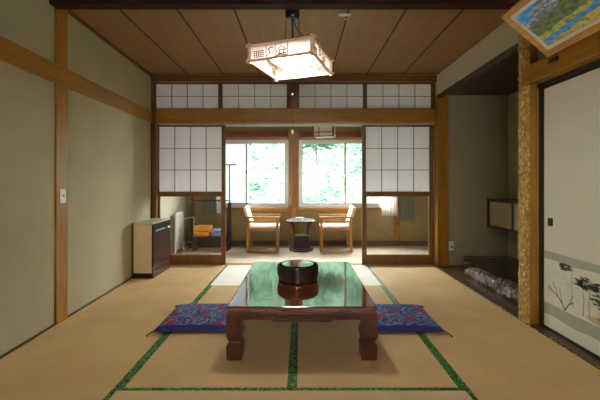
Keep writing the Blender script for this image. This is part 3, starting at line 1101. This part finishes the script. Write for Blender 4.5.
# local frame: x along the wall (towards the viewer), y up the picture, z out of the face
p_b = Vector((1.682, 2.345, 1.932))
along = Vector((0, -1, 0))
upv = (Vector((1.362, 2.345, 2.204)) - p_b).normalized()
outv = along.cross(upv).normalized()
if outv.z > 0: outv = -outv
PM = Matrix((along, upv, outv)).transposed().to_4x4()
pic = thing('framed_painting', 'gold framed mountain and river painting leaning out above the right rail', 'picture', p_b)
PW, PH = .66, .42
q = MB(); s = .042
q.box(0, PW, 0, s, -.03, .012, .004); q.box(0, PW, PH - s, PH, -.03, .012, .004)
q.box(0, s, s, PH - s, -.03, .012, .004); q.box(PW - s, PW, s, PH - s, -.03, .012, .004)
q.build('frame', wood('gilt_frame', (196, 138, 52), 'Y', .35), pic, M=PM)
q = MB(); s2 = .066
q.box(s, PW - s, s, s2, -.02, .004); q.box(s, PW - s, PH - s2, PH - s, -.02, .004)
q.box(s, s2, s2, PH - s2, -.02, .004); q.box(PW - s2, PW - s, s2, PH - s2, -.02, .004)
q.build('inner_mount', plain('pale_mount', (238, 232, 222), .6, var=.05), pic, M=PM)
q = MB(); q.box(s2, PW - s2, s2, PH - s2, -.02, -.004)
po = q.build('canvas', picture_mat(), pic)
uv = po.data.uv_layers.new(name='UVMap')
for lp in po.data.loops:
    v = po.data.vertices[lp.vertex_index].co
    uv.data[lp.index].uv = ((v.x - s2) / (PW - 2 * s2), (v.y - s2) / (PH - 2 * s2))
po.data.transform(PM)
q = MB(); q.box(.02, PW - .02, .02, PH - .02, -.034, -.029); q.build('backing_board', M_brownY, pic, M=PM)
# hanging cords from the frame's upper back to the wall
for xx in (.12, PW - .12):
    q = MB()
    a = PM @ Vector((xx, PH * .8, -.033))
    q.tube([a, Vector((1.788 - p_b.x, a.y, a.z + .18))], .002, 5)
    q.build('hanging_cord', M_bplastic, pic)
q = MB(); q.box(1.684, 1.7005, 2.275, 2.35, 1.880, 1.912, .003)
tag(q.build('picture_rest', M_darkY), 'small dark block on the front of the right rail under the painting', 'bracket')

# ------------------------------------------------------------------ ceiling lamp
LAMP = 3.2
LC = Vector((-0.069, 2.76))
ZR = 1.985
M_lglare = wood('glare_pale_lamp_wood', (232, 200, 176), 'X', .4)  # lamp glare on the frame put into the wood's pale colour
M_lwoodZ = wood('lamp_post_wood', (196, 150, 112), 'Z', .4)
lamp = thing('ceiling_lamp', 'lit square paper and wood lamp hanging above the low table', 'lamp', (LC.x, LC.y, ZR), R(-20))
hs = .25
q = MB()
for z in (.008, .118):
    for sg in (-1, 1):
        q.box(-hs - .03, hs + .03, sg * hs - .008, sg * hs + .008, z - .008, z + .008)
        q.box(sg * hs - .008, sg * hs + .008, -hs - .03, hs + .03, z - .007, z + .009)
for sx in (-1, 1):
    for sy in (-1, 1):
        q.box(sx * hs - .012, sx * hs + .012, sy * hs - .012, sy * hs + .012, -.012, .14)
for k in range(4):
    Mx = Matrix.Rotation(k * PI / 2, 4, 'Z')
    for u in (-.11, -.035, .06):
        q.box(u - .004, u + .004, -hs - .006, -hs + .006, .01, .115, M=Mx)
q.build('frame', M_lglare, lamp)
q = MB()
for k in range(4):
    Mx = Matrix.Rotation(k * PI / 2, 4, 'Z')
    q.box(-hs + .012, hs - .012, -hs + .002, -hs + .004, .014, .112, M=Mx)
q.build('paper_shade', M_lamp_paper, lamp)
# dark fretwork in each side: hills, pagoda roofs and a lattice
M_fret = plain('dark_fretwork', (56, 38, 36), .6)
for k in range(4):
    q = MB()
    Mx = Matrix.Rotation(k * PI / 2, 4, 'Z')
    def st(pts, r=.0038):
        q.tube([Mx @ Vector((p[0], -hs + .0025, p[1])) for p in pts], r, 5)
    st([(-.035, .045), (-.01, .075), (.01, .09), (.035, .07), (.06, .05)])
    st([(-.02, .035), (.05, .035)]); st([(-.005, .035), (-.005, .06)]); st([(.03, .035), (.03, .062)]); st([(-.012, .06), (.04, .06)])
    st([(-.105, .03), (-.085, .05), (-.06, .045), (-.045, .07)]); st([(-.10, .075), (-.075, .09), (-.05, .08)]); st([(-.085, .05), (-.09, .08)])
    st([(-.03, .022), (0, .028), (.055, .022)])
    for j in range(5):
        st([(-.21 + .018 * j, .03), (-.21 + .018 * j, .075)], .003)
    for j in range(4):
        st([(-.215, .03 + .015 * j), (-.13, .03 + .015 * j)], .003)
    q.build('fretwork', M_fret, lamp)
q = MB()
q.box(-.14, .14, -.14, .14, .058, .087, .012, 3)
q.build('diffuser', emit('lit_diffuser', (250, 250, 243), 9.0 * LAMP), lamp)
q = MB(); q.box(-.20, .20, -.20, .20, .088, .10); q.box(-.01, .01, -hs, hs, .1, .115); q.box(-hs, hs, -.01, .01, .1, .115)
q.build('lamp_tray', plain('white_enamel', (225, 220, 212), .4), lamp)
zc = CEIL - ZR
q = MB()
q.lathe([(.02, zc - .075), (.045, zc - .07), (.058, zc - .045), (.058, zc - .002), (.05, zc - .001)], 20)
ca = q.build('ceiling_cup', M_bplastic, lamp, smooth=True)
q = MB(); q.tube([(0, 0, .1), (0, 0, zc - .07)], .006, 8); q.build('stem', M_bplastic, lamp)
q = MB(); q.tube([(.01, 0, zc - .07), (.02, .0, zc - .12), (.05, 0, zc - .17), (.10, -.03, zc - .23), (.13, -.08, zc - .27), (.12, -.1, .1)], .0035, 6); q.build('cord', M_bplastic, lamp)
for sx in (-1, 1):
    q = MB(); q.tube([(sx * .055, .0, zc - .03), (sx * .06, 0, .1)], .0022, 5); q.build('chain', M_bplastic, lamp)
q = MB(); q.tube([(0, 0.0, .04), (0, 0, -.02), (0, 0, -.515)], .0012, 5); pc = q.build('pull_cord', M_bplastic, lamp)
M_ivory = plain('ivory_knob', (244, 232, 196), .4)
q = MB(); q.lathe([(.001, -.525), (.009, -.52), (.010, -.505), (.006, -.49), (.001, -.488)], 10); q.build('pull_knob', M_ivory, pc, smooth=True)
q = MB(); q.lathe([(.001, -.215), (.006, -.21), (.006, -.198), (.001, -.194)], 10); q.build('bead', M_ivory, pc, smooth=True)

hk = thing('ceiling_hook', 'small white hook plate on the ceiling right of the lamp', 'hook', (0.36, 2.82, CEIL - .001))
q = MB(); q.box(-.05, .05, -.022, .022, -.006, .0, .002); q.build('plate', M_white, hk)
q = MB(); q.tube([(.02, 0, -.004), (.03, 0, -.03), (.015, 0, -.045), (.0, 0, -.035)], .004, 6); q.build('hook', M_white, hk)

# ------------------------------------------------------------------ window room furniture
M_cwood = wood('honey_chair_wood', (168, 118, 42), 'Z', .4)
M_cush2 = plain('cream_cushion', (236, 226, 208), .85, var=.03)
def chair():
    """faces +x"""
    t = thing('wooden_armchair', 'honey wood armchair with cream cushions, left of the round table', 'armchair', (0, 0, 0), group='armchairs in the window room')
    hw, hd = .238, .228
    for sx in (-1, 1):
        for sy in (-1, 1):
            l = MB(); l.box(sx * hd - .021, sx * hd + .021, sy * hw - .021, sy * hw + .021, 0, .525, .003)
            l.build('leg', M_cwood, t)
    for sy in (-1, 1):
        a = MB(); a.box(-hd - .03, hd + .035, sy * hw - .03, sy * hw + .03, .525, .55, .006); a.build('armrest', M_cwood, t)
        r_ = MB(); r_.box(-hd + .021, hd - .021, sy * hw - .013, sy * hw + .013, .455, .485); r_.build('side_rail', M_cwood, t)
        st = MB()
        st.tube([(-hd, sy * hw, .022), (-hd * .5, sy * (hw + .035), .012), (0, sy * (hw + .045), .012), (hd * .5, sy * (hw + .035), .012), (hd, sy * hw, .022)], .011, 8)
        st.build('stretcher', M_cwood, t)
    f = MB()
    f.box(-hd + .021, hd + .02, -hw + .015, hw - .015, .325, .36, .003)
    f.box(hd - .02, hd + .02, -hw + .021, hw - .021, .30, .36, .003)
    f.build('seat_frame', M_cwood, t)
    c = MB(); c.box(-hd + .01, hd + .025, -hw + .025, hw - .025, .361, .405, .016, 3); c.build('seat', M_cush2, t, smooth=True)
    b = MB()
    Mx = Matrix.Translation((-hd + .035, 0, .40)) @ Matrix.Rotation(R(-17), 4, 'Y')
    b.box(-.03, .02, -hw + .028, hw - .028, .0, .31, .018, 3, M=Mx)
    b.build('backrest', M_cush2, t, smooth=True)
    bf = MB(); bf.box(-.042, -.028, -hw + .03, hw - .03, .02, .26, .003, 1, M=Mx); bf.build('back_frame', M_cwood, t)
    return t
ch = chair()
ch.location = (-0.60, 5.575, 0)
ch.rotation_euler = (0, 0, R(2))
dup(ch, (0.555, 5.575, 0), R(178), 'honey wood armchair with cream cushions, right of the round table')

M_rat = plain('dark_rattan', (52, 34, 26), .4, var=.3, scale=40)
M_gtop = plain('pale_glass_top', (128, 130, 128), .08, var=.04)
rt = thing('round_side_table', 'small round dark rattan table between the two armchairs', 'table', (0.0, 5.50, 0))
q = MB(); q.lathe([(.001, .478), (.212, .478), (.214, .484), (.212, .490), (.001, .490)], 40); q.build('glass_top', M_gtop, rt, smooth=True)
q = MB()
circ = lambda r, z, n=36: [(r * math.cos(2 * PI * k / n), r * math.sin(2 * PI * k / n), z) for k in range(n)]
q.tube(circ(.220, .472), .013, 8, True); q.build('top_ring', M_rat, rt, smooth=True)
q = MB(); q.tube(circ(.18, .016), .014, 8, True); q.tube(circ(.155, .04), .010, 8, True); q.build('base_ring', M_rat, rt, smooth=True)
for k in range(4):
    a = PI / 4 + k * PI / 2
    q = MB()
    for da in (-.16, .16):
        pts = []
        for (r, z, s) in ((.17, .02, 0), (.15, .12, 0), (.14, .22, .0), (.145, .30, .2), (.165, .38, .6), (.195, .455, 1.3)):
            aa = a + da * s
            pts.append((r * math.cos(aa), r * math.sin(aa), z))
        q.tube(pts, .012, 7)
    q.build('leg', M_rat, rt, smooth=True)
q = MB(); q.lathe([(.001, .236), (.14, .236), (.142, .242), (.001, .246)], 32); q.build('shelf', M_gtop, rt, smooth=True)
q = MB()
for j in range(9):
    q.tube(circ(.132 + .003 * (j % 2), .06 + j * .019, 28), .010, 6, True)
q.lathe([(.001, .05), (.125, .05), (.125, .06), (.001, .06)], 24)
q.build('woven_drum', M_rat, rt, smooth=True)
q = MB(); q.lathe([(.001, .0), (.05, .0), (.062, .028), (.056, .03), (.045, .010), (.001, .008)], 20, (-0.02, 5.50, .4905)); tag(q.build('ashtray', M_white, None, smooth=True), 'small pale ashtray on the round rattan table', 'ashtray')
# pendant in the window room
pl = thing('box_pendant', 'small unlit paper box lamp hanging before the right window', 'lamp', (0.355, 5.15, 1.745), R(-14))
q = MB(); a = .145; hh = .175
for z in (.006, hh - .006, hh * .38):
    for sg in (-1, 1):
        q.box(-a, a, sg * a - .006, sg * a + .006, z - .006, z + .006); q.box(sg * a - .006, sg * a + .006, -a, a, z - .006, z + .006)
for sx in (-1, 1):
    for sy in (-1, 1):
        q.box(sx * a - .008, sx * a + .008, sy * a - .008, sy * a + .008, 0, hh)
for k in range(4):
    q.box(-a * .45, -a * .45 + .01, -a - .004, -a + .004, 0, hh, M=Matrix.Rotation(k * PI / 2, 4, 'Z'))
q.build('frame', wood('pendant_frame', (104, 60, 42), 'X', .4), pl)
q = MB()
for k in range(4):
    q.box(-a + .004, a - .004, -a + .004, -a + .006, .008, hh - .008, M=Matrix.Rotation(k * PI / 2, 4, 'Z'))
q.box(-a + .006, a - .006, -a + .006, a - .006, .010, .012)
q.build('paper_shade', M_lamp_paper, pl)
q = MB(); q.tube([(0, 0, hh - .02), (0, 0, 2.36 - 1.745)], .005, 6); q.build('cord', M_bplastic, pl)
q = MB(); q.box(-a, a, -.006, .006, hh - .01, hh); q.lathe([(.001, hh - .005), (.05, hh - .005), (.045, hh + .012), (.001, hh + .02)], 16); q.build('cap', M_bplastic, pl)

# clothes rack at the left end of the windows
M_rack = plain('dark_rack_wood', (48, 36, 34), .4)
rk = thing('clothes_rack', 'tall thin dark clothes rack in front of the left window', 'rack', (-1.188, 5.735, 0))
for x in (0, -.62):
    q = MB(); q.box(x - .009, x + .009, -.009, .009, 0.02, 1.37); q.build('post', M_rack, rk)
    q = MB(); q.box(x - .028, x + .028, -.012, .012, 0.04, .74, .004); q.build('post_sleeve', plain('red_brown_sleeve', (70, 38, 30), .4), rk)
    q = MB(); q.box(x - .03, x + .03, -.08, .065, 0, .04, .006); q.build('foot', M_rack, rk)
q = MB(); q.tube([(-.74, 0, 1.372), (.04, 0, 1.372), (.09, 0, 1.376), (.125, 0, 1.386)], .010, 8); q.build('top_rail', M_rack, rk)
q = MB(); q.box(-.62, 0.0, -.007, .007, .765, .785); q.build('lower_rail', M_rack, rk)

# curtains
def curtain(x0, x1, y, z0, z1, mat, label, amp, waves):
    q = MB()
    n = waves * 8
    top = []
    for (z, k) in ((z1, .75), ((z0 + z1) / 2, 1.0), (z0, 1.1)):
        front, back = [], []
        for i in range(n + 1):
            u = i / n
            yy = y + amp * k * math.sin(u * waves * 2 * PI)
            xx = x0 + (x1 - x0) * u
            front.append((xx, yy, z)); back.append((xx, yy + .003, z))
        top.append(front + list(reversed(back)))
    q.loft(top)
    return tag(q.build('curtain', mat, None, smooth=True), label, 'curtain', 'curtains at the back windows')
curtain(1.36, 1.63, DW - .085, .515, 1.83, M_lace, 'white lace curtain gathered at the right end of the back windows', .013, 6)
curtain(1.69, 1.92, DW - .085, .44, 1.83, M_curt, 'grey curtain hanging right of the white lace curtain', .013, 5)
curtain(-1.66, -1.43, DW - .085, .55, 1.83, M_curt, 'grey curtain gathered at the left end of the back windows', .013, 5)
curtain(-1.42, -1.30, DW - .085, .56, 1.83, M_lace, 'narrow white lace curtain beside the clothes rack', .012, 3)
q = MB(); q.box(-1.95, X1b - .01, DW - .12, DW - .04, 1.83, 1.85); q.box(X2a + .03, 2.1, DW - .12, DW - .04, 1.83, 1.85)
struct('trim_26', q, M_redwood, 'curtain rails under the window lintel', 'rail')
tb2 = thing('tieback_hook', 'small dark hook on the post beside the lace curtain', 'hook', (1.64, DW - .051, .38))
q = MB(); q.tube([(0, 0, 0), (0, -.03, -.005), (0, -.04, .02)], .008, 8); q.build('hook', M_bplastic, tb2)
q = MB(); q.lathe([(.001, -.02), (.018, -.02), (.018, .02), (.001, .02)], 14); q.build('hook_plate', M_bplastic, tb2)

# low dark bench with folded bedding, white folding stand
bn = thing('low_bench', 'low dark wooden bench behind the glass of the left screen', 'bench', (-1.50, 5.525, 0))
q = MB(); q.box(-.215, .36, -.105, .105, .195, .225, .004); q.build('top', M_darkZ, bn)
for sx in (-.195, .34):
    q = MB(); q.box(sx - .015, sx + .015, -.10, .10, 0, .195); q.build('side_panel', M_darkZ, bn)
q = MB(); q.box(-.18, .325, .07, .09, .02, .195); q.build('rear_panel', M_darkZ, bn)
def bundle(x0, x1, y0, y1, z0, n, h, mat, name, label):
    q = MB()
    for k in range(n):
        o = .008 * math.sin(k * 2.1)
        q.box(x0 + o, x1 + o, y0, y1, z0 + k * h / n, z0 + (k + 1) * h / n - .001, min(.018, h / n * .42), 3)
    return tag(q.build(name, mat, None, smooth=True), label, 'bedding')
bundle(-1.70, -1.44, 5.43, 5.62, .2255, 2, .165, plain('orange_cloth', (226, 150, 44), .85, var=.1, scale=12), 'folded_blanket', 'folded orange blanket on the dark bench behind the left screen')
bundle(-1.425, -1.25, 5.435, 5.615, .2255, 2, .105, plain('blue_white_cloth', (142, 160, 216), .85, var=.25, scale=30), 'folded_robe', 'folded blue and white robe beside the orange blanket')

fs = thing('folding_stand', 'white metal folding stand with pale panel behind the left screen', 'stand', (-1.885, 5.36, 0))
q = MB()
for y in (-.18, .17):
    q.box(-.008, .008, y - .008, y + .008, 0, .62)
q.box(-.008, .008, -.18, .17, .605, .62); q.box(-.008, .008, -.18, .17, .06, .075)
q.build('near_frame', M_white, fs)
q = MB(); q.box(-.002, .002, -.172, .162, .075, .605); q.build('panel', plain('pale_panel', (206, 208, 196), .6), fs)
q = MB(); q.tube([(0, .17, .50), (.16, .20, .52)], .007, 6); q.tube([(.16, .2, .52), (.16, .2, 0)], .007, 6); q.tube([(0, .17, .12), (.16, .2, .12)], .006, 6)
q.build('far_frame', M_white, fs)

# ------------------------------------------------------------------ outdoors: a green bank with trees
def leaf_mat(name, c):
    m, nt, b = new_mat(name)
    nt.nodes.remove(b)
    out = nt.nodes['Material Output']
    v = coords(nt, (1, 1, 1))
    n = noise(nt, v, 2.5, 3)
    l = lin(c)
    col = ramp(nt, n.outputs['Fac'], [(.3, tuple(x * .75 for x in l[:3]) + (1,)), (.7, tuple(min(1, x * 1.2) for x in l[:3]) + (1,))])
    d = nt.nodes.new('ShaderNodeBsdfDiffuse'); t = nt.nodes.new('ShaderNodeBsdfTranslucent')
    mx = nt.nodes.new('ShaderNodeMixShader'); mx.inputs['Fac'].default_value = .5
    link(nt, col, d.inputs['Color']); link(nt, col, t.inputs['Color'])
    link(nt, d.outputs[0], mx.inputs[1]); link(nt, t.outputs[0], mx.inputs[2]); link(nt, mx.outputs[0], out.inputs['Surface'])
    return m
M_leafA = leaf_mat('fresh_leaves', (52, 77, 60))
M_leafB = leaf_mat('blue_green_leaves', (44, 70, 57))
M_grass = leaf_mat('pale_bank_growth', (60, 82, 66))
M_trunk = plain('grey_trunk', (50, 54, 46), .9, var=.2)
def hz(x, y):
    return -1.4 + max(0, min(y, 15.2) - 8.0) * .98 + .15 * math.sin(x * 1.3) + .12 * math.sin(y * 1.7 + x)
q = MB()
nx, ny = 30, 24
X0, X1, Y0, Y1 = -6.0, 6.0, 6.2, 16.0
g = [[q.bm.verts.new((X0 + (X1 - X0) * i / nx, Y0 + (Y1 - Y0) * j / ny, hz(X0 + (X1 - X0) * i / nx, Y0 + (Y1 - Y0) * j / ny))) for j in range(ny + 1)] for i in range(nx + 1)]
for i in range(nx):
    for j in range(ny):
        q.bm.faces.new((g[i][j], g[i + 1][j], g[i + 1][j + 1], g[i][j + 1]))
hill = q.build('hillside', M_grass, None, smooth=True)
tag(hill, 'pale green bank rising outside the back windows', 'hillside', kind='structure')
rnd = random.Random(11)
def leafball(q, c, rad, n, size):
    for k in range(n):
        while True:
            p = Vector((rnd.uniform(-1, 1), rnd.uniform(-1, 1), rnd.uniform(-1, 1)))
            if .2 < p.length < 1: break
        p = Vector((p.x * rad[0], p.y * rad[1], p.z * rad[2])) + Vector(c)
        s = size * rnd.uniform(.6, 1.3)
        e = Matrix.Rotation(rnd.uniform(0, 2 * PI), 3, 'Z') @ Matrix.Rotation(rnd.uniform(-1, 1), 3, 'X')
        u, v = e @ Vector((s, 0, 0)), e @ Vector((0, s * .5, 0))
        q.quad([p - u, p - v, p + u, p + v])
q = MB()
for k in range(520):
    x, y = rnd.uniform(-5.5, 5.5), rnd.uniform(7.5, 15.5)
    leafball(q, (x, y, hz(x, y) + .12), (.5, .4, .25), 20, .07)
ug = q.build('undergrowth', M_leafA, hill); ug['kind'] = 'stuff'
def tree(x, y, h, rad, n, mat, label):
    z = hz(x, y)
    t = thing('tree', label, 'tree', (x, y, z), group='trees on the bank outside')
    q = MB(); q.tube([(0, 0, -.2), (.05, 0, h * .35), (-.03, .05, h * .7), (0, 0, h)], [.05, .04, .03, .015], 8)
    for k in range(5):
        a = k * 1.3; q.tube([(0, 0, h * (.4 + .1 * k)), (math.cos(a) * rad * .6, math.sin(a) * rad * .6, h * (.55 + .1 * k))], [.03, .01], 5)
    q.build('trunk', M_trunk, t)
    q = MB()
    for k in range(12):
        a = rnd.uniform(0, 2 * PI); r = rnd.uniform(0, rad * .95)
        leafball(q, (r * math.cos(a), r * math.sin(a), h * rnd.uniform(.74, 1.06)), (rad * .6, rad * .5, rad * .22), n // 18, .10)
    q.build('crown', mat, t)
tree(-1.75, 9.6, 2.5, .8, 900, M_leafB, 'blue green tree on the bank seen through the left clear pane')
tree(-0.9, 12.6, 2.3, 1.0, 900, M_leafA, 'pale leafy tree higher on the bank behind the left clear pane')
tree(0.45, 9.6, 2.5, .9, 1100, M_leafB, 'blue green tree with branches across the top of the right window')
tree(2.45, 10.2, 2.3, .9, 900, M_leafB, 'blue green tree at the right edge of the right window')
tree(1.6, 12.9, 2.3, 1.0, 900, M_leafA, 'pale leafy tree high on the bank behind the right window')
tree(-3.4, 12.0, 2.5, 1.0, 700, M_leafA, 'leafy tree on the bank behind the frosted pane')

# ------------------------------------------------------------------ light
w = bpy.data.worlds.new('sky')
scn.world = w
w.use_nodes = True
nt = w.node_tree
bg = nt.nodes['Background']
tc = nt.nodes.new('ShaderNodeTexCoord')
sp = nt.nodes.new('ShaderNodeSeparateXYZ')
nt.links.new(tc.outputs['Generated'], sp.inputs[0])
rr = nt.nodes.new('ShaderNodeValToRGB')
rr.color_ramp.elements[0].position = 0.0
rr.color_ramp.elements[0].color = (0.925, 0.955, 0.94, 1)
rr.color_ramp.elements[1].position = 0.8
rr.color_ramp.elements[1].color = (0.94, 0.965, 0.975, 1)
nt.links.new(sp.outputs['Z'], rr.inputs['Fac'])
nt.links.new(rr.outputs['Color'], bg.inputs['Color'])
bg.inputs['Strength'].default_value = 24.0

def portal(x0, x1, z0, z1):
    l = bpy.data.lights.new('window_daylight', 'AREA')
    l.shape = 'RECTANGLE'
    l.size, l.size_y = x1 - x0, z1 - z0
    l.cycles.is_portal = True
    o = bpy.data.objects.new('window_daylight', l)
    COL.objects.link(o)
    o.location = ((x0 + x1) / 2, DW + .14, (z0 + z1) / 2)
    o.rotation_euler = (R(-90), 0, 0)

portal(X1a, X1b, ZS, ZT); portal(X2a, X2b, ZS, ZT)

vs = scn.view_settings
vs.view_transform = 'Standard'
vs.look = 'None'
vs.gamma = 1.0
vs.exposure = 0.7
vs.use_curve_mapping = False
scn.cycles.use_denoising = True
scn.cycles.max_bounces = 14
scn.cycles.diffuse_bounces = 8
scn.cycles.glossy_bounces = 6
scn.cycles.transmission_bounces = 8
scn.cycles.transparent_max_bounces = 16
scn.cycles.sample_clamp_indirect = 8.0
